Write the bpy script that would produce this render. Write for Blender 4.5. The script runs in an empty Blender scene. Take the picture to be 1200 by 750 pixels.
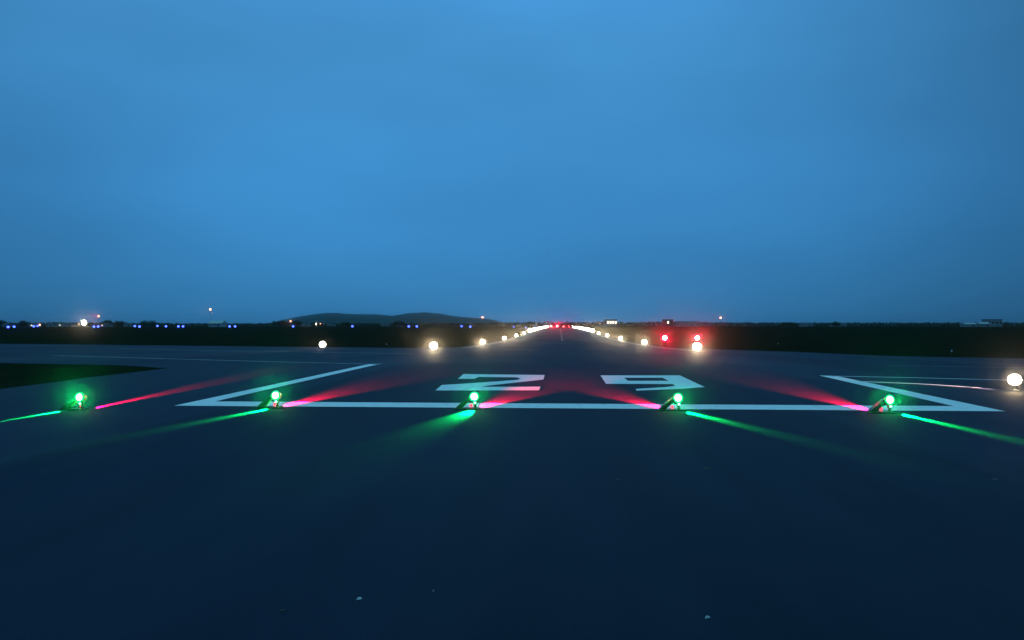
import bpy, bmesh, math, random
from mathutils import Vector, Matrix
R = math.radians
random.seed(29)
scene = bpy.context.scene
COL = scene.collection

# ------------------------------------------------------------------ camera
EYE = 2.2                      # metres above the pavement at the camera
F = 900.0                      # focal length in pixels of a 1200 wide frame
YAW = math.atan(56 / 900.0)    # the runway runs along +Y, the camera looks a little left of it
PITCH = math.atan(6 / 900.0)
cam_d = bpy.data.cameras.new("camera")
cam_d.sensor_width = 36.0
cam_d.lens = 27.0
cam_d.clip_start = 0.1
cam_d.clip_end = 30000
cam = bpy.data.objects.new("camera", cam_d)
COL.objects.link(cam)
cam.location = (0, 0, EYE)
cam.rotation_euler = (R(90) + PITCH, 0, YAW)
scene.camera = cam
CAM_M = cam.rotation_euler.to_matrix()

# ------------------------------------------------------------------ sky
world = bpy.data.worlds.new("World")
scene.world = world
world.use_nodes = True
nt = world.node_tree
nt.nodes.clear()
N, L = nt.nodes, nt.links
out = N.new("ShaderNodeOutputWorld")
bg = N.new("ShaderNodeBackground")
bg.inputs["Strength"].default_value = 1.0
L.new(bg.outputs[0], out.inputs["Surface"])
sky = N.new("ShaderNodeTexSky")
sky.sky_type = 'NISHITA'
sky.sun_disc = False
sky.sun_elevation = R(-5)
sky.sun_rotation = R(8)
sky.altitude = 0
sky.air_density = 1.0
sky.dust_density = 0.6
sky.ozone_density = 6.0
tc = N.new("ShaderNodeTexCoord")
sep = N.new("ShaderNodeSeparateXYZ")
L.new(tc.outputs["Generated"], sep.inputs[0])
ramp = N.new("ShaderNodeValToRGB")      # elevation (sine) -> colour of the overcast blue hour
cr = ramp.color_ramp
cr.interpolation = 'B_SPLINE'
stops = [(0.00, (0.034, 0.200, 0.440)),
         (0.05, (0.036, 0.210, 0.465)),
         (0.14, (0.040, 0.228, 0.520)),
         (0.27, (0.052, 0.266, 0.585)),
         (0.42, (0.058, 0.272, 0.565)),
         (0.60, (0.120, 0.540, 1.450)),
         (1.00, (0.300, 1.080, 3.700))]
while len(cr.elements) < len(stops):
    cr.elements.new(0.5)
for e, (p, c) in zip(cr.elements, stops):
    e.position = p
    e.color = (*c, 1)
mx = N.new("ShaderNodeMath"); mx.operation = 'MAXIMUM'
mx.inputs[1].default_value = 0.0
L.new(sep.outputs["Z"], mx.inputs[0])
L.new(mx.outputs[0], ramp.inputs[0])
# brighter towards the afterglow (a little left of the runway heading)
dot = N.new("ShaderNodeVectorMath"); dot.operation = 'DOT_PRODUCT'
gd = Vector((-0.13, 1.0, 0.30)).normalized()
dot.inputs[1].default_value = gd
L.new(tc.outputs["Generated"], dot.inputs[0])
mr = N.new("ShaderNodeMapRange")
mr.interpolation_type = 'SMOOTHSTEP'
mr.inputs["From Min"].default_value = 0.74
mr.inputs["From Max"].default_value = 1.0
mr.inputs["To Min"].default_value = 0.60
mr.inputs["To Max"].default_value = 1.04
L.new(dot.outputs["Value"], mr.inputs["Value"])
# thin high cloud: soft broad streaks
mp = N.new("ShaderNodeMapping")
mp.inputs["Scale"].default_value = (1.0, 1.0, 3.2)
mp.inputs["Rotation"].default_value = (0, R(12), 0)
L.new(tc.outputs["Generated"], mp.inputs[0])
no = N.new("ShaderNodeTexNoise")
no.inputs["Scale"].default_value = 1.9
no.inputs["Detail"].default_value = 3.0
no.inputs["Roughness"].default_value = 0.45
L.new(mp.outputs[0], no.inputs["Vector"])
mr2 = N.new("ShaderNodeMapRange")
mr2.inputs["From Min"].default_value = 0.3
mr2.inputs["From Max"].default_value = 0.7
mr2.inputs["To Min"].default_value = 0.885
mr2.inputs["To Max"].default_value = 1.115
L.new(no.outputs["Fac"], mr2.inputs["Value"])
mul = N.new("ShaderNodeMath"); mul.operation = 'MULTIPLY'
L.new(mr.outputs[0], mul.inputs[0]); L.new(mr2.outputs[0], mul.inputs[1])
sc1 = N.new("ShaderNodeVectorMath"); sc1.operation = 'SCALE'
L.new(ramp.outputs["Color"], sc1.inputs[0]); L.new(mul.outputs[0], sc1.inputs["Scale"])
sc2 = N.new("ShaderNodeVectorMath"); sc2.operation = 'SCALE'
sc2.inputs["Scale"].default_value = 0.10
L.new(sky.outputs[0], sc2.inputs[0])
add = N.new("ShaderNodeVectorMath"); add.operation = 'ADD'
L.new(sc1.outputs[0], add.inputs[0]); L.new(sc2.outputs[0], add.inputs[1])
L.new(add.outputs[0], bg.inputs["Color"])

scene.view_settings.view_transform = 'Standard'
scene.view_settings.look = 'None'
scene.view_settings.exposure = 0.0
scene.view_settings.gamma = 1.0
scene.render.film_transparent = False
scene.cycles.volume_bounces = 1
scene.cycles.use_light_tree = True
scene.cycles.max_bounces = 5
scene.cycles.sample_clamp_indirect = 8.0

# ------------------------------------------------------------------ terrain height
def lerp_table(tab, v):
    if v <= tab[0][0]: return tab[0][1]
    for (a, fa), (b, fb) in zip(tab, tab[1:]):
        if v <= b:
            t = (v - a) / (b - a)
            return fa + (fb - fa) * t
    return tab[-1][1]
RAW = [(-60, 0), (42, 0), (66, -.32), (93, -.86), (120, -1.32), (153, -1.68), (180, -1.84), (206, -1.94),
       (268, -2.0), (330, -1.8), (420, -1.5), (495, -1.3), (700, -1.0), (1035, -.6), (1200, -.4), (1800, .3), (9000, .3)]
SIDE = [(-60, 0), (155, 0), (230, 1.1), (320, 1.95), (420, 2.3), (700, 1.75), (1035, 1.4), (1200, 1.2), (1800, .0), (9000, 0)]
def prof(y):   # smoothed
    s = max(2.0, min(14.0, abs(y) * .05))
    return (lerp_table(RAW, y - s) + 2 * lerp_table(RAW, y) + lerp_table(RAW, y + s)) / 4
def sstep(a, b, v):
    t = max(0.0, min(1.0, (v - a) / (b - a)))
    return t * t * (3 - 2 * t)
def height(x, y):
    b = sstep(24, 70, abs(x - .65))
    h = prof(y)
    if b > 0: h += b * lerp_table(SIDE, y)
    return h
YK = [-40 + 5 * i for i in range(54)] + [240 + 20 * i for i in range(50)]   # common cross lines of every ground sheet
YK = sorted(set(YK))

# ------------------------------------------------------------------ rays through photo points
def ray(px, py):
    d = CAM_M @ Vector(((px - 600) / F, (375 - py) / F, -1))
    return d / d.y
def at(px, py, Y):
    d = ray(px, py)
    return Vector((d.x * Y, Y, EYE + d.z * Y))
def ground_hit(px, py, dz=0.0, y0=4.0, y1=1500.0):
    d = ray(px, py)
    prev = y0
    y = y0
    while y < y1:
        nx = y * 1.01
        if EYE + d.z * nx <= height(d.x * nx, nx) + dz:
            lo, hi = y, nx
            for _ in range(30):
                m = (lo + hi) / 2
                if EYE + d.z * m <= height(d.x * m, m) + dz: hi = m
                else: lo = m
            return Vector((d.x * hi, hi, height(d.x * hi, hi)))
        y = nx
    return Vector((d.x * y1, y1, height(d.x * y1, y1)))
def on_ground(px, Y):
    d = ray(px, 381)
    x = d.x * Y
    return Vector((x, Y, height(x, Y)))

# ------------------------------------------------------------------ object helpers
def link(o, parent=None):
    COL.objects.link(o)
    if parent is not None: o.parent = parent
    return o
def obj(name, bm, m, parent=None, smooth=False):
    me = bpy.data.meshes.new(name)
    bm.normal_update()
    bm.to_mesh(me); bm.free()
    me.materials.append(m)
    if smooth:
        for p in me.polygons: p.use_smooth = True
    return link(bpy.data.objects.new(name, me), parent)
def tag(o, label, cat, group=None):
    o["label"] = label; o["category"] = cat
    if group: o["group"] = group
    return o
def struct(o, kind="structure"):
    o["kind"] = kind
    return o
def thing(name, label, cat, loc, rotz=0, group=None):
    o = bpy.data.objects.new(name, None)
    o.empty_display_size = .2
    link(o); o.location = loc; o.rotation_euler = (0, 0, rotz)
    return tag(o, label, cat, group)
def dup(root, loc, label, rotz=None, group=None):
    r = root.copy(); COL.objects.link(r); r.location = loc
    r["label"] = label
    if rotz is not None: r.rotation_euler = (0, 0, rotz)
    if group: r["group"] = group
    for ch in root.children:
        c = ch.copy(); COL.objects.link(c); c.parent = r
        for g in ch.children:
            d = g.copy(); COL.objects.link(d); d.parent = c
    return r
def add_box(bm, x0, x1, y0, y1, z0, z1, bev=0.0):
    r = bmesh.ops.create_cube(bm, size=1)
    for v in r["verts"]:
        v.co = Vector((x0 + (v.co.x + .5) * (x1 - x0), y0 + (v.co.y + .5) * (y1 - y0), z0 + (v.co.z + .5) * (z1 - z0)))
    if bev > 0:
        es = {e for v in r["verts"] for e in v.link_edges}
        bmesh.ops.bevel(bm, geom=list(es), offset=bev, segments=2, affect='EDGES')
def add_lathe(bm, prof_, seg=20, origin=(0, 0, 0), axis=None):
    """profile = [(r, z)], turned about z (or about axis through origin)"""
    rot = Matrix.Identity(3)
    if axis is not None: rot = Vector((0, 0, 1)).rotation_difference(Vector(axis)).to_matrix()
    o = Vector(origin); rings = []
    for r, z in prof_:
        if r < 1e-5: rings.append([bm.verts.new(o + rot @ Vector((0, 0, z)))])
        else: rings.append([bm.verts.new(o + rot @ Vector((r * math.cos(2 * math.pi * i / seg), r * math.sin(2 * math.pi * i / seg), z))) for i in range(seg)])
    for a, b in zip(rings, rings[1:]):
        if len(a) == 1 and len(b) == 1: continue
        for i in range(seg):
            j = (i + 1) % seg
            if len(a) == 1: bm.faces.new((a[0], b[j], b[i]))
            elif len(b) == 1: bm.faces.new((a[i], a[j], b[0]))
            else: bm.faces.new((a[i], a[j], b[j], b[i]))
def dome_prof(r, z0, n=7, squash=1.0):
    return [(r * math.cos(math.pi / 2 * i / n), z0 + r * squash * math.sin(math.pi / 2 * i / n)) for i in range(n)] + [(0, z0 + r * squash)]
def extrude_outline(bm, pts, depth_vec):
    a = [bm.verts.new(p) for p in pts]
    b = [bm.verts.new(Vector(p) + Vector(depth_vec)) for p in pts]
    bm.faces.new(a); bm.faces.new(list(reversed(b)))
    n = len(pts)
    for i in range(n):
        j = (i + 1) % n
        bm.faces.new((a[j], a[i], b[i], b[j]))
    bmesh.ops.recalc_face_normals(bm, faces=bm.faces)

# ------------------------------------------------------------------ materials
def mat(name, col, rough=.6, metal=0.0, spec=.5):
    m = bpy.data.materials.new(name); m.use_nodes = True
    b = m.node_tree.nodes["Principled BSDF"]
    b.inputs["Base Color"].default_value = (*col, 1)
    b.inputs["Roughness"].default_value = rough
    b.inputs["Metallic"].default_value = metal
    b.inputs["Specular IOR Level"].default_value = spec
    return m
def noisy(name, c0, c1, scale, rough=(.5, .7), detail=4, bump=0.0, spec=.5, bump_scale=None, stretch=None):
    m = mat(name, c0, rough[0], spec=spec)
    n, l = m.node_tree.nodes, m.node_tree.links
    b = n["Principled BSDF"]
    g = n.new("ShaderNodeNewGeometry")
    mpn = n.new("ShaderNodeMapping")
    if stretch: mpn.inputs["Scale"].default_value = stretch
    l.new(g.outputs["Position"], mpn.inputs[0])
    t = n.new("ShaderNodeTexNoise"); t.inputs["Scale"].default_value = scale; t.inputs["Detail"].default_value = detail
    l.new(mpn.outputs[0], t.inputs["Vector"])
    r = n.new("ShaderNodeValToRGB")
    r.color_ramp.elements[0].position = .32; r.color_ramp.elements[1].position = .68
    r.color_ramp.elements[0].color = (*c0, 1); r.color_ramp.elements[1].color = (*c1, 1)
    l.new(t.outputs["Fac"], r.inputs[0]); l.new(r.outputs[0], b.inputs["Base Color"])
    mrr = n.new("ShaderNodeMapRange")
    mrr.inputs["To Min"].default_value = rough[0]; mrr.inputs["To Max"].default_value = rough[1]
    l.new(t.outputs["Fac"], mrr.inputs["Value"]); l.new(mrr.outputs[0], b.inputs["Roughness"])
    if bump:
        t2 = n.new("ShaderNodeTexNoise"); t2.inputs["Scale"].default_value = bump_scale or scale * 4; t2.inputs["Detail"].default_value = 2
        l.new(g.outputs["Position"], t2.inputs["Vector"])
        bu = n.new("ShaderNodeBump"); bu.inputs["Strength"].default_value = bump; bu.inputs["Distance"].default_value = .01
        l.new(t2.outputs["Fac"], bu.inputs["Height"]); l.new(bu.outputs[0], b.inputs["Normal"])
    return m
def emit(name, col, strength):
    m = mat(name, (.02, .02, .02), .2)
    b = m.node_tree.nodes["Principled BSDF"]
    b.inputs["Emission Color"].default_value = (*col, 1)
    b.inputs["Emission Strength"].default_value = strength
    m.cycles.emission_sampling = 'NONE'      # the lamp objects light the scene, these meshes are what one sees glowing
    return m

# asphalt: broad patches, paving lanes along the runway, fine grain
def asphalt_mat(name, lo, hi, r0=.42, r1=.62):
    m = mat(name, lo, .5)
    n, l = m.node_tree.nodes, m.node_tree.links
    b = n["Principled BSDF"]
    b.inputs["Specular IOR Level"].default_value = .10
    g = n.new("ShaderNodeNewGeometry")
    def noise(scale, stretch, detail=4):
        mm = n.new("ShaderNodeMapping"); mm.inputs["Scale"].default_value = stretch
        l.new(g.outputs["Position"], mm.inputs[0])
        t = n.new("ShaderNodeTexNoise"); t.inputs["Scale"].default_value = scale; t.inputs["Detail"].default_value = detail
        l.new(mm.outputs[0], t.inputs["Vector"]); return t.outputs["Fac"]
    a1 = noise(.11, (1, .30, 1)); a2 = noise(1.1, (1, .12, 1), 3); a3 = noise(60, (1, 1, 1), 2)
    def comb(x, y, wy):
        q = n.new("ShaderNodeMath"); q.operation = 'MULTIPLY_ADD'
        l.new(y, q.inputs[0]); q.inputs[1].default_value = wy; l.new(x, q.inputs[2]); return q.outputs[0]
    v = comb(a1, a2, .45); v = comb(v, a3, .55)
    # paving lanes: 3.75 m wide strips, each laid a shade apart; contrast raised to stand for lamp-beam edges
    sp = n.new("ShaderNodeSeparateXYZ"); l.new(g.outputs["Position"], sp.inputs[0])
    dv = n.new("ShaderNodeMath"); dv.operation = 'MULTIPLY_ADD'; dv.inputs[1].default_value = 1 / 3.75; dv.inputs[2].default_value = 40.33
    l.new(sp.outputs["X"], dv.inputs[0])
    fl = n.new("ShaderNodeMath"); fl.operation = 'FLOOR'; l.new(dv.outputs[0], fl.inputs[0])
    wn = n.new("ShaderNodeTexWhiteNoise"); wn.noise_dimensions = '1D'; l.new(fl.outputs[0], wn.inputs["W"])
    v = comb(v, wn.outputs["Value"], .40)
    r = n.new("ShaderNodeMapRange"); r.inputs["From Min"].default_value = .88; r.inputs["From Max"].default_value = 1.36
    l.new(v, r.inputs["Value"])
    mixc = n.new("ShaderNodeMix"); mixc.data_type = 'RGBA'
    mixc.inputs[6].default_value = (*lo, 1); mixc.inputs[7].default_value = (*hi, 1)
    l.new(r.outputs[0], mixc.inputs[0]); l.new(mixc.outputs[2], b.inputs["Base Color"])
    rr = n.new("ShaderNodeMapRange"); rr.inputs["From Min"].default_value = .3; rr.inputs["From Max"].default_value = .7
    rr.inputs["To Min"].default_value = r0; rr.inputs["To Max"].default_value = r1
    l.new(a1, rr.inputs["Value"]); l.new(rr.outputs[0], b.inputs["Roughness"])
    bu = n.new("ShaderNodeBump"); bu.inputs["Strength"].default_value = .35; bu.inputs["Distance"].default_value = .006
    l.new(a3, bu.inputs["Height"]); l.new(bu.outputs[0], b.inputs["Normal"])
    return m
M_ASPH = asphalt_mat("asphalt", (.004, .0078, .024), (.014, .0230, .054), .62, .85)
M_OLD = asphalt_mat("old_asphalt", (.036, .040, .048), (.060, .064, .072))
M_GRASS = noisy("grass", (.007, .010, .0075), (.014, .019, .012), .25, (.9, 1.0), bump=.6, bump_scale=9, spec=.0)
def paint_mat(name, col, wear_col, amount):
    m = noisy(name, col, wear_col, 3.0, (.5, .7), detail=6, spec=.3)
    r = [x for x in m.node_tree.nodes if x.type == 'VALTORGB'][0]
    r.color_ramp.elements[0].position = 1 - amount - .12; r.color_ramp.elements[1].position = 1 - amount + .12
    return m
M_PAINT = paint_mat("white_paint", (.86, .80, .86), (.58, .54, .58), .34)
M_FAINT = paint_mat("worn_paint", (.26, .27, .29), (.06, .064, .07), .5)
M_SEAL = paint_mat("joint_sealant", (.13, .13, .13), (.05, .05, .05), .5)
M_BLACK = noisy("black_metal", (.012, .013, .014), (.03, .03, .032), 30, (.35, .5))
M_GREY = noisy("grey_metal", (.10, .105, .11), (.16, .165, .17), 20, (.4, .55))
M_YEL = noisy("yellow_paint", (.5, .30, .02), (.42, .24, .02), 12, (.4, .6))
M_WALL = noisy("pale_wall", (.22, .23, .24), (.30, .31, .32), .8, (.7, .9))
M_ROOFD = noisy("dark_roof", (.035, .038, .045), (.06, .06, .07), .8, (.6, .8))
M_ROOFL = noisy("sheet_roof", (.30, .33, .36), (.40, .43, .46), .8, (.4, .6))
M_GLASS = mat("dark_glass", (.02, .025, .03), .1)
M_LEAF = noisy("foliage", (.020, .034, .016), (.045, .065, .028), .6, (.8, .95), spec=.1)
M_BARK = noisy("bark", (.05, .042, .034), (.08, .068, .055), 2, (.8, .95))
M_HILL = noisy("hillside", (.022, .032, .030), (.040, .054, .050), .004, (.9, 1.0), spec=.05)
M_STONE = noisy("pale_stone", (.55, .54, .50), (.75, .74, .70), 60, (.5, .8))
M_RUBBER = noisy("dark_crumb", (.01, .01, .01), (.02, .02, .02), 60, (.6, .8))
M_WHITE = mat("white_enamel", (.75, .76, .78), .4)

# ------------------------------------------------------------------ ground sheets
def sheet(name, poly, dz, m, xcuts=(), yrange=None):
    """flat outline [(x, y)] cut along the common cross lines, then laid on the terrain dz above it"""
    bm = bmesh.new()
    vs = [bm.verts.new((x, y, 0)) for x, y in poly]
    bm.faces.new(vs)
    ys = [p[1] for p in poly]
    for k in YK:
        if min(ys) < k < max(ys):
            bmesh.ops.bisect_plane(bm, geom=bm.verts[:] + bm.edges[:] + bm.faces[:], plane_co=(0, k, 0), plane_no=(0, 1, 0))
    for k in xcuts:
        bmesh.ops.bisect_plane(bm, geom=bm.verts[:] + bm.edges[:] + bm.faces[:], plane_co=(k, 0, 0), plane_no=(1, 0, 0))
    for v in bm.verts: v.co.z = height(v.co.x, v.co.y) + dz
    bmesh.ops.recalc_face_normals(bm, faces=bm.faces)
    if sum(f.normal.z for f in bm.faces) < 0: bmesh.ops.reverse_faces(bm, faces=bm.faces)
    return obj(name, bm, m)

# ground: one sheet to the horizon
bm = bmesh.new()
xs = sorted(set([-9000, -4000, -2000, -1200, -800, -500, -350, -240, -170, -130, -100] + [-80 + 8 * i for i in range(8)] + [-22, -8, 8, 23.3] +
                [25 + 8 * i for i in range(8)] + [100, 130, 170, 240, 350, 500, 800, 1200, 2000, 4000, 9000]))
ys = YK + [1300, 1500, 1800, 2400, 3500, 5000, 9000]
ys = sorted(set([-300, -120] + ys))
gv = [[bm.verts.new((x, y, height(x, y))) for x in xs] for y in ys]
for a, b in zip(gv, gv[1:]):
    for i in range(len(xs) - 1): bm.faces.new((a[i], a[i + 1], b[i + 1], b[i]))
struct(obj("ground", bm, M_GRASS, smooth=True))

CX = .65
def P2(px, py): v = ground_hit(px, py); return (v.x, v.y)
# runway and the paved apron round the threshold
left_far = [P2(0, 403), P2(160, 404.6), P2(330, 406.5), P2(505, 408.2)]
wedge = [P2(0, 426), P2(100, 428), P2(165, 430), P2(196, 432), P2(140, 439), P2(70, 448), P2(0, 457)]
def ragged(pts, amp):
    o_ = [pts[0]]
    for a_, b_ in zip(pts, pts[1:]):
        n_ = max(2, int(math.dist(a_, b_) / 1.6))
        for k_ in range(1, n_ + 1):
            t_ = k_ / n_; j_ = amp if k_ < n_ else 0
            o_.append((a_[0] + (b_[0] - a_[0]) * t_ + random.uniform(-j_, j_), a_[1] + (b_[1] - a_[1]) * t_ + random.uniform(-j_, j_)))
    return o_
wedge = ragged(wedge, .28)
right_far = [P2(1200, 420.6), P2(1090, 418.6), P2(1030, 417.2), P2(930, 412.6)]
apron = [(-60, -40), (60, -40)]
rx = right_far[0]
apron += [(90, -30), (90, rx[1] * .96), right_far[0], right_far[1], right_far[2], right_far[3], (CX + 16.6, 118), (CX + 16.6, 1045), (CX - 16.6, 1045), (CX - 16.6, 124)]
apron += list(reversed(left_far))
lf = left_far[0]
apron += [(-170, lf[1] + 8), (-170, wedge[0][1] + 6)] + wedge + [(-60, 17)]
struct(sheet("runway_pavement", apron, .03, M_ASPH))

mk = []
def marking(px_poly, name="runway_marking", m=M_PAINT, dz=.036, world=False):
    poly = px_poly if world else [P2(*p) for p in px_poly]
    return struct(sheet(name, poly, dz, m))
# threshold bar and its two side lines (one box open away from the camera)
yb0, yb1 = 20.05, 21.25
XL, XR = ray(204, 480).x * yb0, ray(1178, 484).x * yb0
le = P2(447, 427)
re = P2(960, 441)
marking([(XL, yb0), (XR, yb0), (re[0] + .62, re[1] - .2), (re[0], re[1]), (XR - .66, yb1), (XL + .58, yb1),
         (le[0], le[1]), (le[0] - .55, le[1] - .3)], world=True, name="threshold_marking")
def crop(ox, oy, s, pts): return [(ox + x / s, oy + y / s) for x, y in pts]
two = crop(500, 420, 3.53, [(130, 88), (152, 68), (488, 72), (483, 91), (250, 117), (228, 122), (472, 121), (464, 136), (36, 137), (62, 114),
                            (160, 108), (300, 98), (378, 92), (388, 86), (370, 82), (215, 80), (198, 88)])
marking(two, "runway_number")
nine_out = crop(700, 340, 4.166, [(15, 420), (402, 420), (525, 478), (420, 486), (190, 496), (188, 487), (340, 478), (382, 471), (368, 463), (42, 462)])
nine_in = crop(700, 340, 4.166, [(130, 432), (318, 432), (348, 447), (150, 447)])
def ring_marking(outer, inner, name):
    o = [P2(*p) for p in outer]; i = [P2(*p) for p in inner]
    bm = bmesh.new()
    ov = [bm.verts.new((x, y, 0)) for x, y in o]; iv = [bm.verts.new((x, y, 0)) for x, y in i]
    es = [bm.edges.new((a, b)) for a, b in zip(ov, ov[1:] + ov[:1])] + [bm.edges.new((a, b)) for a, b in zip(iv, iv[1:] + iv[:1])]
    bmesh.ops.triangle_fill(bm, use_beauty=True, edges=es)
    for v in bm.verts: v.co.z = height(v.co.x, v.co.y) + .036
    for f in bm.faces:
        f.normal_update()
        if f.normal.z < 0: f.normal_flip()
    return struct(obj(name, bm, M_PAINT))
ring_marking(nine_out, nine_in, "runway_number")
# edge lines of the full-width runway and centreline dashes
marking([(CX - 15.2, 112), (CX - 14.5, 112), (CX - 14.5, 1035), (CX - 15.2, 1035)], world=True, m=M_FAINT)
marking([(CX + 14.5, 84), (CX + 15.2, 84), (CX + 15.2, 1035), (CX + 14.5, 1035)], world=True, m=M_FAINT)
y = 205
while y < 1000:
    marking([(CX - .25, y), (CX + .25, y), (CX + .25, y + 30), (CX - .25, y + 30)], world=True, m=M_FAINT)
    y += 50
# thin weathered lines leading off to both sides
def thin(pts, w, m, name="runway_marking", dz=.036):
    c = [Vector(P2(*p)) for p in pts]
    lo, hi = [], []
    for i, p in enumerate(c):
        t = (c[min(i + 1, len(c) - 1)] - c[max(i - 1, 0)]).normalized(); nrm = Vector((-t.y, t.x)) * w / 2
        lo.append(p - nrm); hi.append(p + nrm)
    for k in range(len(c) - 1):
        marking([tuple(lo[k]), tuple(lo[k + 1]), tuple(hi[k + 1]), tuple(hi[k])], world=True, m=m, name=name, dz=dz)
thin([(446, 427.6), (330, 424.8), (236, 422.2), (130, 419), (62, 417)], .55, M_FAINT)
thin([(480, 415), (400, 413.6), (250, 411.2), (140, 408.8)], .7, M_FAINT)
thin([(975, 441.6), (1080, 443.8), (1199, 447)], .2, M_PAINT)
thin([(1040, 428.8), (1120, 430.4), (1199, 431.8)], .2, M_FAINT)
thin([(1010, 448.2), (1080, 451), (1150, 455.5)], .28, M_PAINT)  # no marking: lamp light on a raised lip, painted as a white strip
# sealed cracks and joints of the near asphalt
thin([(1124, 454.6), (1186, 456)], .12, M_RUBBER, "crack_sealant", .041)

# ------------------------------------------------------------------ lamps
def spot(parent, loc, direction, color, energy, angle, blend=.6, radius=.03, name="lamp_beam", squeeze=1.0):
    ld = bpy.data.lights.new(name, 'SPOT')
    ld.color = color; ld.energy = energy; ld.spot_size = angle; ld.spot_blend = blend; ld.shadow_soft_size = radius
    o = bpy.data.objects.new(name, ld); link(o, parent)
    o.location = loc
    o.rotation_euler = Vector(direction).to_track_quat('-Z', 'Y').to_euler()
    o.scale = (squeeze, 1, 1)          # a slot lens: the beam is flatter or narrower than it is tall
    return o
def point(parent, loc, color, energy, radius=.05, name="lamp_glow"):
    ld = bpy.data.lights.new(name, 'POINT')
    ld.color = color; ld.energy = energy; ld.shadow_soft_size = radius
    o = bpy.data.objects.new(name, ld); link(o, parent); o.location = loc
    return o
GREEN = (.0, 1.0, .16); RED = (1.0, .0, .03); WARM = (1.0, .74, .42); BLUE = (.05, .12, 1.0); ORANGE = (1.0, .32, .10)
E_GREEN = emit("green_lamp", (.25, 1.0, .45), 14)
E_GREEN2 = emit("green_glint", (.25, 1.0, .55), 6)  # reflection below the lamp, shown as a glowing dome
E_GRING = emit("green_halo", (.0, .62, .16), 1.0)  # halo colour of the green lamps, put on a glowing ring
E_RRING = emit("red_halo", (1.0, .0, .02), 3)  # red halo of the approach lights, put on a glowing disc
E_RED = emit("red_lamp", (1.0, .02, .04), 6)
E_REND = emit("end_lamp", (1.0, .035, .04), 110)
E_REDW = emit("red_projector", (1.0, .30, .26), 120)
E_WARM = emit("warm_lamp", (1.0, .80, .55), 40)
E_WARM0 = emit("near_warm_lamp", (1.0, .74, .42), 22)
E_BLUE = emit("blue_lamp", (.045, .085, 1.0), 9)
E_ORANGE = emit("orange_lamp", (1.0, .30, .15), 14)
E_FLOOD = emit("flood_lamp", (1.0, .85, .65), 30)
E_WIN = emit("lit_window", (1.0, .85, .65), 3)

# threshold lights: a lamp head carried on a slanted post and plate, green towards the camera, red down the runway
def threshold_light(loc, label, green_dir, red_dir, gp, rp, gsize, rsize, gwide, gx, rx_):
    t = thing("threshold_light", label, "runway light", loc, 0, "green threshold lights along the white bar")
    bm = bmesh.new(); add_box(bm, -.42, .20, -.17, .17, .03, .055, .01); obj("base_plate", bm, M_BLACK, t)
    bm = bmesh.new()
    extrude_outline(bm, [(-.40, -.10, .055), (-.22, -.10, .055), (.03, -.07, .30), (.06, -.07, .37), (-.06, -.07, .34), (-.30, -.10, .15)], (0, .20, 0))
    bmesh.ops.bevel(bm, geom=bm.edges[:], offset=.008, segments=1, affect='EDGES')
    obj("brace_plate", bm, M_BLACK, t)
    bm = bmesh.new(); add_lathe(bm, [(.035, 0), (.035, .05), (.026, .06), (.026, .24)], 14, (.12, 0, .055), (-.12, 0, 1)); obj("post", bm, M_BLACK, t, True)
    bm = bmesh.new()
    add_lathe(bm, [(0, -.11), (.075, -.11), (.095, -.09), (.10, .06), (.118, .065), (.118, .085), (.10, .085)], 24, (.09, .02, .34), (0, -1, .12))
    hd = obj("lamp_head", bm, M_BLACK, t, True)
    bm = bmesh.new(); add_lathe(bm, dome_prof(.088, 0, 7, .55), 24, (.09, -.065, .352), (0, -1, .12)); obj("lens", bm, E_GREEN, hd, True)
    bm = bmesh.new(); add_lathe(bm, [(.09, .02), (.118, .012), (.130, -.01), (.118, -.03), (.09, -.02)], 28, (.09, -.075, .353), (0, -1, .12)); obj("halo_ring", bm, E_GRING, hd, True)  # added glowing ring that stands for the halo round the lamp
    bm = bmesh.new(); add_lathe(bm, dome_prof(.028, 0, 4, .6), 14, (.11, -.075, .19), (0, -1, 0)); obj("lower_glint", bm, E_GREEN2, t, True)  # glowing dome that stands for the lamp's mirrored spot
    bm = bmesh.new(); add_box(bm, .07, .15, -.075, .06, .13, .24, .012); obj("junction_box", bm, M_BLACK, t)
    bm = bmesh.new(); add_lathe(bm, dome_prof(.035, 0, 4, .6), 14, (-.02, .175, .10), (0, 1, 0)); obj("rear_lens", bm, E_RED, t, True)
    gd_ = Vector((*green_dir, 0)).normalized(); rd_ = Vector((*red_dir, 0)).normalized()
    spot(t, (.02 + gx, -.19, .10), gd_ + Vector((0, 0, -.175)), GREEN, gp * 1.25, R(22), 1, .01, squeeze=gsize)
    spot(t, (rx_, .16, .10), rd_ + Vector((0, 0, -.085)), RED, rp, R(24), 1, .01, squeeze=rsize)
    point(t, (rx_, .25, .40), RED, 2.2, .05)
    point(t, (.09, -.16, .42), GREEN, gwide, .03)
    c = Vector((-loc[0], -loc[1], 0)).normalized()
    spot(t, (.09, -.20, .36), c + Vector((0, 0, .17)), GREEN, 1900, R(18), .5, .03, "lamp_main_beam")
    return t
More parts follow.
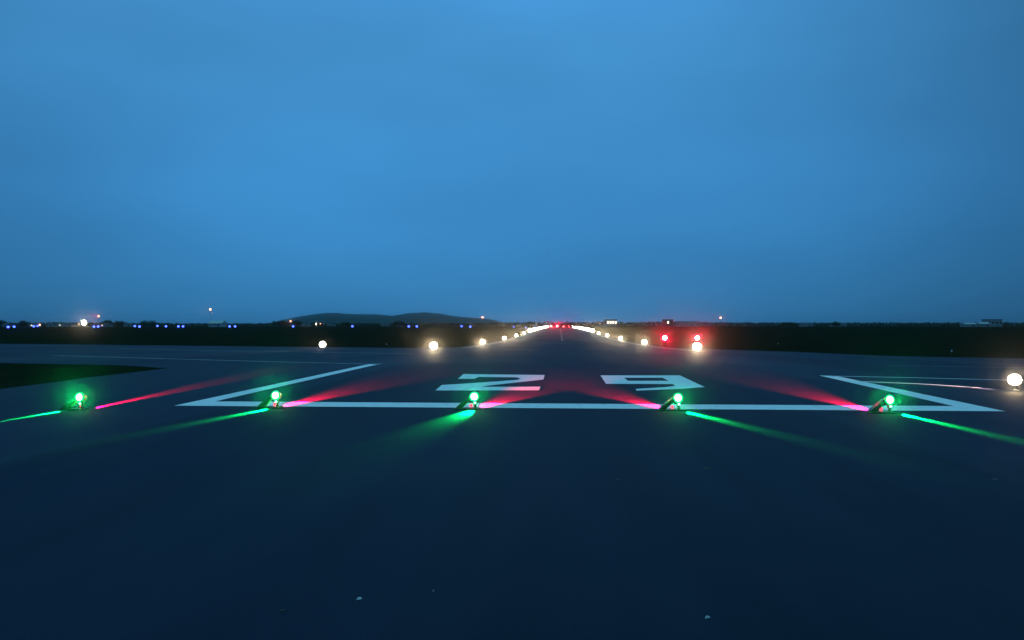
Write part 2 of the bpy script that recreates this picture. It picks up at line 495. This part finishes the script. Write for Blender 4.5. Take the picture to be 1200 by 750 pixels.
TL = [  # base px, Y, green direction, red direction, powers, cones, glow, beam offsets
    (91, 19.0, (-.02, -2.1), (-.85, 8.7), 20000, 300000, .36, .42, .9, -.22, .24, "green threshold light at the far left, standing outside the white box"),
    (320, 19.8, (-.9, -4.6), (.5, 6.0), 9500, 240000, 1.0, .95, 2.7, .04, .16, "green threshold light by the left corner of the white box"),
    (552, 19.8, (-.84, -5), (1.67, 7.2), 6000, 230000, 1.6, 1.1, 3.5, .08, .16, "green threshold light in front of the painted 2"),
    (790, 19.8, (1.2, -3.9), (-1.48, 5.8), 12500, 230000, .9, 1.0, 2.4, .17, -.20, "green threshold light in front of the painted 9"),
    (1037, 19.6, (.3, -4.5), (.02, 8.3), 24000, 240000, .75, .9, 2.2, .22, -.24, "green threshold light by the right corner of the white box"),
]
for px, Yb, gdv, rdv, gp, rp, gs, rs, gw, gx, rx_, lab in TL:
    threshold_light((ray(px, 482).x * Yb, Yb, height(0, Yb) + .004), lab, gdv, rdv, gp, rp, gs, rs, gw, gx, rx_)

# white edge lights
BEAM_I = 8500.0
def aim(p): return math.atan2(-p[0] * .9, p[1]) * 1.0   # heads are toed in towards the threshold
def edge_light_proto(name, label, cat, loc, em, color, group, beam=0.0, h=.40, r=.12, up=.05, ang=16):
    t = thing(name, label, cat, loc, 0, group)
    bm = bmesh.new(); add_lathe(bm, [(0, .02), (.14, .02), (.14, .06), (.05, .075), (.05, .09), (0, .09)], 18); obj("base", bm, M_GREY, t, True)
    bm = bmesh.new(); add_lathe(bm, [(.026, .08), (.026, h - .07), (.07, h - .05), (.075, h - .01), (0, h - .01)], 14); obj("stem", bm, M_GREY, t, True)
    bm = bmesh.new(); add_lathe(bm, [(r * .45, h - .01), (r * .80, h + r * .20), (r, h + r * .70)] + dome_prof(r, h + r * .70, 6)[1:], 20); obj("lamp_globe", bm, em, t, True)
    if beam:
        b = spot(t, (0, -r - .03, h + r * .5), (0, -1, up), color, beam, R(ang), .6, .06)
    return t
ORD = ["nearest", "second", "third", "fourth", "fifth", "sixth", "seventh", "eighth", "ninth", "tenth", "eleventh", "twelfth", "thirteenth",
       "fourteenth", "fifteenth", "sixteenth", "seventeenth", "eighteenth", "nineteenth", "twentieth"]
GE = "white lights along the runway edges"
v = ground_hit(1189, 443, .45)
edge = edge_light_proto("edge_light", "nearest warm white edge light, standing alone at the right end of the thin white line", "runway light",
                        (v.x, v.y, v.z), E_WARM0, WARM, GE, 2600, h=.24, r=.20, up=.20, ang=20)
point(edge, (0, -.27, .42), WARM, 16, .1)
tp_ = ground_hit(1075, 451)
sd = Matrix.Rotation(-aim(v), 3, 'Z') @ (Vector((tp_.x, tp_.y, tp_.z)) - Vector((v.x, v.y, v.z + .30))).normalized()
spot(edge, tuple(sd * .25 + Vector((0, 0, .14))), sd, (1.0, .55, .42), 9000, R(16), 1, .02, squeeze=1.4)
edge.rotation_euler = (0, 0, aim(v))
edge2 = None; edge3 = None
EDGE_Y = [93.5 + 60 * i for i in range(16)]
for i, Y in enumerate(EDGE_Y):
    for side, X in (("left", CX - 16.1), ("right", CX + 16.1)):
        n = i if side == "left" else i + 1
        lab = f"{ORD[n]} white edge light of the {side} runway edge, counted from the camera"
        if i == 0 and side == "right": lab = "white edge light right under the outer red approach light"
        if i == 0 and side == "left": lab = "nearest white edge light of the left row, where the grass meets the pavement"
        if i == 0 and side == "right": Y, X = 89.5, CX + 15.1
        else: Y = EDGE_Y[i]
        p = Vector((X, Y, height(X, Y)))
        if edge2 is None:
            edge2 = edge_light_proto("edge_light", lab, "runway light", p, E_WARM, WARM, GE, BEAM_I, r=.47, h=.16, up=.09, ang=13)
            edge2.rotation_euler = (0, 0, aim(p))
        else:
            if i == 5 and edge3 is None:
                edge3 = edge_light_proto("edge_light", lab, "runway light", p, E_WARM, WARM, GE, 0, r=.95, h=.24)
            else: dup(edge3 or edge2, p, lab, aim(p))
# the smaller warm lamp on the left side of the apron
v = ground_hit(378, 404, .45)
dup(edge2, v, "small warm white light alone on the grass edge left of the runway")

# runway end lights
GR = "red lights across the far end of the runway"
rl = edge_light_proto("end_light", "", "runway light", (0, 0, 0), E_REND, RED, GR, 20000, r=1.25, h=.5)
for i, (px, w) in enumerate(zip((646, 653, 660, 667), ("leftmost", "second from the left", "third from the left", "rightmost"))):
    p = on_ground(px, 1038); lab = f"{w} of the four red lights closing the far runway end"
    if i == 0: rl.location = p; rl["label"] = lab
    else: dup(rl, p, lab)

# two approach path projectors right of the runway
def approach_box(loc, label):
    t = thing("approach_slope_light", label, "signal light", loc, 0, "pair of red approach slope lights")
    bm = bmesh.new(); add_box(bm, -.90, .90, -.5, .6, .70, 2.1, .04); bd = obj("housing", bm, M_GREY, t)
    bm = bmesh.new(); add_box(bm, -.96, .96, -.66, .64, 2.103, 2.14, .01); obj("hood", bm, M_GREY, t)
    for sx, sy in ((-.55, -.38), (.55, -.38), (0, .45)):
        bm = bmesh.new(); add_lathe(bm, [(0, .02), (.11, .02), (.11, .05), (.03, .06), (.03, .70)], 12, (sx, sy, 0)); obj("leg", bm, M_GREY, t, True)
    bm = bmesh.new(); add_lathe(bm, dome_prof(.68, 0, 5, .16), 28, (0, -.5, 1.40), (0, -1, 0)); rg = obj("lens", bm, E_RRING, bd, True)  # lens face widened and made to glow as the red halo round the lamp
    bm = bmesh.new(); add_lathe(bm, dome_prof(.38, 0, 5, .5), 24, (0, -.55, 1.40), (0, -1, 0)); obj("lamp", bm, E_REDW, bd, True)
    spot(t, (0, -.80, 1.24), (0, -1, .09), RED, 20000, R(14), .6, .1)
    t.rotation_euler = (0, 0, aim(loc))
    return t
v = on_ground(779, 148)
a = approach_box((v.x, v.y, v.z), "red approach slope light nearer to the runway, standing clear of the white lamps")
v = on_ground(817, 148)
dup(a, (v.x, v.y, v.z), "outer red approach slope light, right above a white edge lamp", aim(v))

# blue taxiway lights
GB = "blue taxiway lights beyond the left grass"
blues = [(9.5, 384), (16.5, 383.5), (39.5, 383), (44, 382.5), (110, 383.6), (115, 383.4), (158, 382.8), (163.5, 383.4), (184.5, 382.6), (194.5, 383),
         (209, 383.2), (214.5, 383.2), (269, 383.2), (275.5, 383.2), (343.5, 383.1), (413, 383.1), (479, 383.2), (488.5, 383.2), (541, 383), (551, 383.5),
         (602, 383.2), (616.5, 384.2), (627, 384.0)]
W = ["leftmost"] + [ORD[i] + " from the left" for i in range(1, 20)] + ["twenty-first from the left", "twenty-second from the left", "rightmost"]
bl = edge_light_proto("taxiway_light", "", "taxiway light", (0, 0, 0), E_BLUE, BLUE, GB, 0, r=.52, h=.45)
for i, (px, py) in enumerate(blues):
    d = ray(px, py); best = None
    for k in range(120):
        Y = 330 + k * 5
        e = abs(EYE + d.z * Y - .55 - height(d.x * Y, Y))
        if best is None or e < best[0] - 1e-3: best = (e, Y)
    Y = best[1]
    p = Vector((d.x * Y, Y, height(d.x * Y, Y)))
    lab = f"blue taxiway light, {W[i]} of the row below the skyline"
    if i == 0: bl.location = p; bl["label"] = lab; bl.rotation_euler = (0, 0, aim(p))
    else: dup(bl, p, lab, aim(p))

# small pale reflector stakes in the grass
def stake(px, py, label, first=[None]):
    v = ground_hit(px, py)
    if first[0] is None:
        t = thing("marker_stake", label, "marker", v, 0, "small reflector stakes in the grass")
        bm = bmesh.new(); add_lathe(bm, [(.022, 0), (.022, .42), (0, .44)], 10); obj("stake", bm, M_BLACK, t, True)
        bm = bmesh.new(); add_box(bm, -.07, .07, -.035, -.023, .26, .40, .01); obj("reflector", bm, M_WHITE, t)
        first[0] = t
    else: dup(first[0], v, label)
stake(1115, 415.5, "pale reflector stake in the dark grass right of the runway")
stake(912, 404.5, "pale reflector stake beyond the outer red approach light")
stake(453, 405.5, "pale reflector stake left of the nearest left edge light")

# ------------------------------------------------------------------ masts, buildings
def mast(px, pyt, Y, label, color_em, color, r=.35, beam=0.0, flood=False, arm=False):
    base = on_ground(px, Y); top = at(px, pyt, Y); h = top.z - base.z
    t = thing("floodlight_mast" if flood else "beacon_mast", label, "light mast", base)
    bm = bmesh.new(); add_lathe(bm, [(0, 0), (.30, 0), (.30, .2), (.16, .25), (.09, h - r), (0, h - r)], 10); obj("pole", bm, M_GREY, t, True)
    if flood:
        bm = bmesh.new(); add_box(bm, -2.0, 2.0, -.15, .6, h - 1.4, h + 1.9, .08); hs = obj("lamp_housing", bm, M_GREY, t)
        bm = bmesh.new(); add_lathe(bm, dome_prof(1.7, 0, 4, .3), 22, (0, -.15, h), (0, -1, 0)); obj("lamp", bm, color_em, hs, True)
    else:
        bm = bmesh.new(); add_lathe(bm, [(.0, h - r), (r * .8, h - r), (r, h)] + dome_prof(r, h, 5)[1:], 16); obj("beacon", bm, color_em, t, True)
    if beam: spot(t, (0, -1.2, h), (-base.x / base.y, -1, 0), color, beam, R(14), .8, .2)
    return t
mast(98.5, 378, 520, "bright warm floodlight on the left skyline", E_FLOOD, WARM, beam=9000, flood=True)
mast(115.5, 370.5, 560, "red beacon on a mast just right of the bright floodlight", E_ORANGE, RED, .5, 1200)
mast(46.5, 380.5, 560, "low red beacon between the blue lights at the far left", E_ORANGE, RED, .45, 500)
mast(246.5, 362.5, 600, "tall thin mast with orange beacon above the grey hut", E_ORANGE, ORANGE, .6, 800)
mast(844.5, 372.3, 620, "short mast with red beacon on the right skyline", E_ORANGE, ORANGE, .55, 600)
mast(565.5, 371.8, 1800, "orange beacon in front of the right slope of the hills", E_ORANGE, ORANGE, 1.5, 500)
mast(340.5, 376.2, 700, "orange street lamp in the trees left of the hills", E_ORANGE, ORANGE, .45, 400)
mast(370.5, 379.4, 800, "pale street lamp at the left foot of the hills", E_FLOOD, WARM, .5, 0)
mast(375.5, 379.3, 820, "dimmer street lamp right beside the pale one at the foot of the hills", E_ORANGE, ORANGE, .3, 0)

def building(px0, px1, pyt, Y, label, wall=M_WALL, roof=M_ROOFD, pitch=.35, lit=(), depth=9, windows=3, parapet=False):
    a = on_ground((px0 + px1) / 2, Y)
    w = (px1 - px0) / F * Y; top = at((px0 + px1) / 2, pyt, Y).z - a.z
    top = max(top, 3.0)
    t = thing("building", label, "building", a)
    rise = 0 if parapet else min(top * pitch, 2.2)
    eave = top - rise
    bm = bmesh.new(); add_box(bm, -w / 2, w / 2, 0, depth, -.6, eave); obj("wall", bm, wall, t)
    bm = bmesh.new()
    if parapet:
        add_box(bm, -w / 2 - .3, w / 2 + .3, -.3, depth + .3, eave + .003, eave + .45, .04)
    else:
        o = .45
        extrude_outline(bm, [(-w / 2 - o, -o, eave + .003), (-w / 2 - o, depth + o, eave + .003), (-w / 2 - o, depth / 2, eave + rise)], (w + 2 * o, 0, 0))
    obj("roof", bm, roof, t)
    for i in range(windows):
        cx = -w / 2 + w * (i + .5) / windows; hw = min(.9, w / windows * .3)
        bm = bmesh.new(); add_box(bm, cx - hw - .08, cx + hw + .08, -.05, .05, eave * .40, eave * .78)
        f = obj("window", bm, M_WHITE, t)
        bm = bmesh.new(); add_box(bm, cx - hw, cx + hw, -.07, -.052, eave * .40 + .08, eave * .78 - .08)
        obj("pane", bm, E_WIN if i in lit else M_GLASS, f)
    bm = bmesh.new(); dx = w * .22; add_box(bm, dx - .5, dx + .5, -.06, .04, -.2, 2.05); obj("door", bm, M_ROOFD, t)
    return t
building(2, 8, 380.5, 640, "small pale house at the far left edge of the skyline", windows=2)
building(33, 41, 379.0, 640, "pale house left of the low red beacon", windows=3, lit=(1,))
building(54, 61, 379.0, 640, "pale house right of the low red beacon", windows=2)
building(64, 74, 378.2, 660, "wider pale house left of the floodlight", windows=4, lit=(2,))
building(77, 84, 378.8, 640, "pale house next to the floodlight mast", windows=2)
building(118, 126, 379.2, 640, "pale house right of the red beacon", windows=3, lit=(0,))
building(144, 153, 379.8, 640, "pale bungalow in front of the dark trees on the left", windows=3)
building(244, 260, 375.6, 560, "grey rounded hut at the foot of the tall thin mast", wall=M_ROOFL, roof=M_ROOFL, windows=3, pitch=.45)
building(352, 362, 379.0, 900, "pale farmhouse at the left foot of the hills", windows=3)
building(383, 391, 379.6, 900, "pale farmhouse below the first hill", windows=3)
building(446, 455, 379.6, 900, "pale farmhouse below the saddle between the hills", windows=3)
building(464, 470, 379.5, 900, "little house below the second hill", windows=2)
building(708, 723, 374.6, 1000, "dark flat roofed building with lit windows just right of the runway end", wall=M_WALL, roof=M_ROOFD, parapet=True, windows=5, lit=(1, 2, 3, 4))
building(777, 789, 374.6, 1000, "tall dark building above the inner red approach light", wall=M_ROOFD, windows=3, lit=(1,), parapet=True)
building(793, 818, 376.4, 980, "long low building between the two red approach lights", wall=M_ROOFL, roof=M_ROOFD, windows=7)
building(940, 952, 380.2, 760, "pale low shed on the right skyline", windows=3)
building(976, 992, 380.0, 800, "long pale shed beneath the round tree on the right", windows=4)
building(1132, 1144, 378.2, 640, "low house with light roof left of the big right farm", roof=M_ROOFL, windows=3)
building(1150, 1160, 377.6, 640, "light gabled house of the farm at the right skyline", roof=M_ROOFL, windows=3)
building(1158, 1174, 374.8, 660, "dark roofed house of the farm, tallest on the right skyline", roof=M_ROOFD, windows=4, parapet=True)

# ------------------------------------------------------------------ trees
def leaf_cloud(bm, c, rad, n, size):
    for _ in range(n):
        u = Vector((random.gauss(0, 1), random.gauss(0, 1), random.gauss(0, 1))).normalized() * random.random() ** .45
        p = Vector((c[0] + u.x * rad[0], c[1] + u.y * rad[1], c[2] + u.z * rad[2]))
        s = size * random.uniform(.6, 1.3)
        a = Vector((random.gauss(0, 1), random.gauss(0, 1), random.gauss(0, 1))).normalized() * s
        b = a.cross(Vector((random.gauss(0, 1), random.gauss(0, 1), random.gauss(0, 1)))).normalized() * s * .8
        bm.faces.new([bm.verts.new(p + a), bm.verts.new(p + b), bm.verts.new(p - a), bm.verts.new(p - b)])
def tree(px0, px1, pyt, Y, label, lobes=6):
    a = on_ground((px0 + px1) / 2, Y); w = (px1 - px0) / F * Y; h = at((px0 + px1) / 2, pyt, Y).z - a.z
    h = max(h, 3)
    t = thing("tree", label, "tree", a, 0, "trees along the skyline")
    bm = bmesh.new(); add_lathe(bm, [(.35, -.3), (.24, h * .3), (.12, h * .62), (0, h * .7)], 8)
    for k in range(3):
        an = k * 2.1 + random.random(); add_lathe(bm, [(.10, 0), (.03, h * .35)], 6, (0, 0, h * .35), (math.cos(an), math.sin(an), 1.2))
    obj("trunk", bm, M_BARK, t, True)
    bm = bmesh.new()
    for k in range(lobes):
        fx = (k + .5) / lobes * 2 - 1
        hh = h * (.62 + .3 * (1 - fx * fx)) * random.uniform(.86, 1.04)
        leaf_cloud(bm, (fx * w * .40, random.uniform(-.25, .25) * w, hh * .56), (w / lobes * 1.05, w / lobes * 1.3, hh * .45), 200, max(.35, h * .055))
    obj("crown", bm, M_LEAF, t)
for px0, px1, pyt, lab in [
    (-6, 9, 374, "dark tree at the far left edge of the skyline"), (20, 37, 374.2, "dark rounded tree left of the low red beacon"),
    (62, 76, 376, "low dark tree behind the pale houses left of the floodlight"), (119, 134, 373.4, "dark tree right of the red beacon"),
    (133, 149, 374.6, "wide dark tree behind the pale bungalow"), (160, 188, 374.2, "broad dark tree left of the tall thin mast"),
    (320, 338, 373.6, "dark tree left of the orange street lamp"), (342, 354, 374.2, "dark tree right of the orange street lamp"),
    (400, 412, 376.5, "small dark tree in front of the first hill"), (459, 476, 375.4, "dark tree in front of the saddle between the hills"),
    (914, 934, 376.0, "broad domed tree right of the short beacon mast"), (975, 984, 375.8, "small round tree on the right skyline"),
    (616, 626, 375.0, "small dark tree on the rise left of the runway end"), (655, 690, 375.6, "wide dark tree mound right behind the runway end")]:
    tree(px0, px1, pyt, random.uniform(660, 760) if pyt > 0 else 700, lab, 6 if px1 - px0 > 12 else 4)
# far hedges and woods that read as one dark mass along the skyline
bm = bmesh.new()
sky_tab = [(-60, 378), (0, 378), (120, 377.5), (200, 378.8), (300, 379), (320, 378), (420, 379), (480, 378.8), (590, 378.3), (640, 376.9), (700, 376.8), (735, 377.6),
           (760, 376.6), (800, 377.2), (850, 377.6), (900, 378), (1000, 378), (1100, 378), (1200, 378), (1260, 378)]
px = -60
while px < 1262:
    Y = random.uniform(980, 1300)
    a_ = on_ground(px, Y); top = at(px, lerp_table(sky_tab, px) + random.uniform(-.9, .6), Y).z - a_.z
    top = max(2.0, top)
    leaf_cloud(bm, (a_.x, a_.y, a_.z + top * .48), (random.uniform(2.5, 5), 5, top * .52), 36, .9)
    px += 1.5
struct(tag(obj("woodland", bm, M_LEAF), "dark band of far hedges and woods along the whole skyline", "woodland"), "stuff")

# ------------------------------------------------------------------ hills (about 5 km away)
def hill(name, tab, Y0, depth):
    bm = bmesh.new()
    cols = []
    x = tab[0][0]
    pxs = []
    while x <= tab[-1][0]: pxs.append(x); x += 3
    rows = 12
    for i, q in enumerate(pxs):
        hz = (381 - lerp_table(tab, q)) / F * (Y0 + depth / 2) + EYE
        c = []
        for j in range(rows + 1):
            tt = j / rows
            Yj = Y0 + depth * tt
            d = ray(q, 381)
            s = math.sin(math.pi * tt) ** .8 if 0 < tt < 1 else 0
            jit = (random.random() - .5) * 2.4 * s
            c.append(bm.verts.new((d.x * (Y0 + depth / 2), Yj, hz * s + jit - (1 - s) * 3)))
        cols.append(c)
    for a, b in zip(cols, cols[1:]):
        for j in range(rows): bm.faces.new((a[j], b[j], b[j + 1], a[j + 1]))
    return struct(obj(name, bm, M_HILL, smooth=True))
hill("hills", [(338, 380), (345, 377.5), (356, 373), (366, 369.5), (376, 368), (391, 366.2), (405, 367.6), (425, 368), (445, 368.3), (458, 370), (466, 369.8),
               (480, 367.2), (500, 365.8), (515, 367.4), (530, 370), (550, 372), (572, 373.6), (586, 377), (600, 380)], 4300, 1400)

# ------------------------------------------------------------------ scraps on the asphalt
def chip(px, py, lx, ly, m, label, rot=0.0, name="stone_chip"):
    v = ground_hit(px, py, .03)
    bm = bmesh.new()
    n = 9; lo = []; hi = []
    for i in range(n):
        an = 2 * math.pi * i / n; k = random.uniform(.7, 1.1)
        lo.append(bm.verts.new((lx / 2 * k * math.cos(an), ly / 2 * k * math.sin(an), 0)))
        k *= random.uniform(.55, .8)
        hi.append(bm.verts.new((lx / 2 * k * math.cos(an), ly / 2 * k * math.sin(an), random.uniform(.006, .016))))
    bm.faces.new(lo[::-1]); bm.faces.new(hi)
    for i in range(n):
        j = (i + 1) % n; bm.faces.new((lo[i], lo[j], hi[j], hi[i]))
    o = obj(name, bm, m); o.location = (v.x, v.y, height(v.x, v.y) + .0305); o.rotation_euler = (0, 0, rot)
    tag(o, label, "debris", "small scraps on the asphalt")
chip(828, 549.5, .16, .10, M_RUBBER, "black crumb of rubber on the asphalt right of centre", .2, "rubber_crumb")
chip(725, 562.3, .07, .02, M_SEAL, "pale thin stone chip on the asphalt nearest below the painted 9")
chip(1166, 562, .09, .03, M_SEAL, "pale broken chip on the asphalt at the right edge")
chip(421, 702.3, .055, .018, M_STONE, "pale sliver of stone, bottom left of centre", .7)
chip(331, 716.5, .06, .025, M_SEAL, "grey curled scrap on the asphalt at the bottom left", .4)
chip(508, 693, .012, .010, M_STONE, "tiny pale grain right of the pale sliver")
chip(829, 724, .055, .016, M_STONE, "pale chip on the asphalt at the bottom right", .5)
chip(3.5, 609, .02, .015, M_SEAL, "tiny pale grain at the left edge of the asphalt")
chip(468, 513.5, .06, .04, M_SEAL, "small olive scrap lit by the middle green light", 1.0)

# ------------------------------------------------------------------ haze
HAZE = 1.0e-4
if HAZE:
    bm = bmesh.new(); add_box(bm, -9500, 9500, -400, 9500, -6, 120)
    hm = bpy.data.materials.new("haze"); hm.use_nodes = True
    try:
        hm.cycles.volume_sampling = 'EQUIANGULAR'
        hm.cycles.homogeneous_volume = True
    except Exception: pass
    hn = hm.node_tree; hn.nodes.clear()
    ho = hn.nodes.new("ShaderNodeOutputMaterial"); hv = hn.nodes.new("ShaderNodeVolumePrincipled")
    hv.inputs["Color"].default_value = (.97, .98, 1, 1); hv.inputs["Density"].default_value = HAZE; hv.inputs["Anisotropy"].default_value = .988
    hn.links.new(hv.outputs[0], ho.inputs["Volume"])
    struct(obj("haze", bm, hm), "stuff")
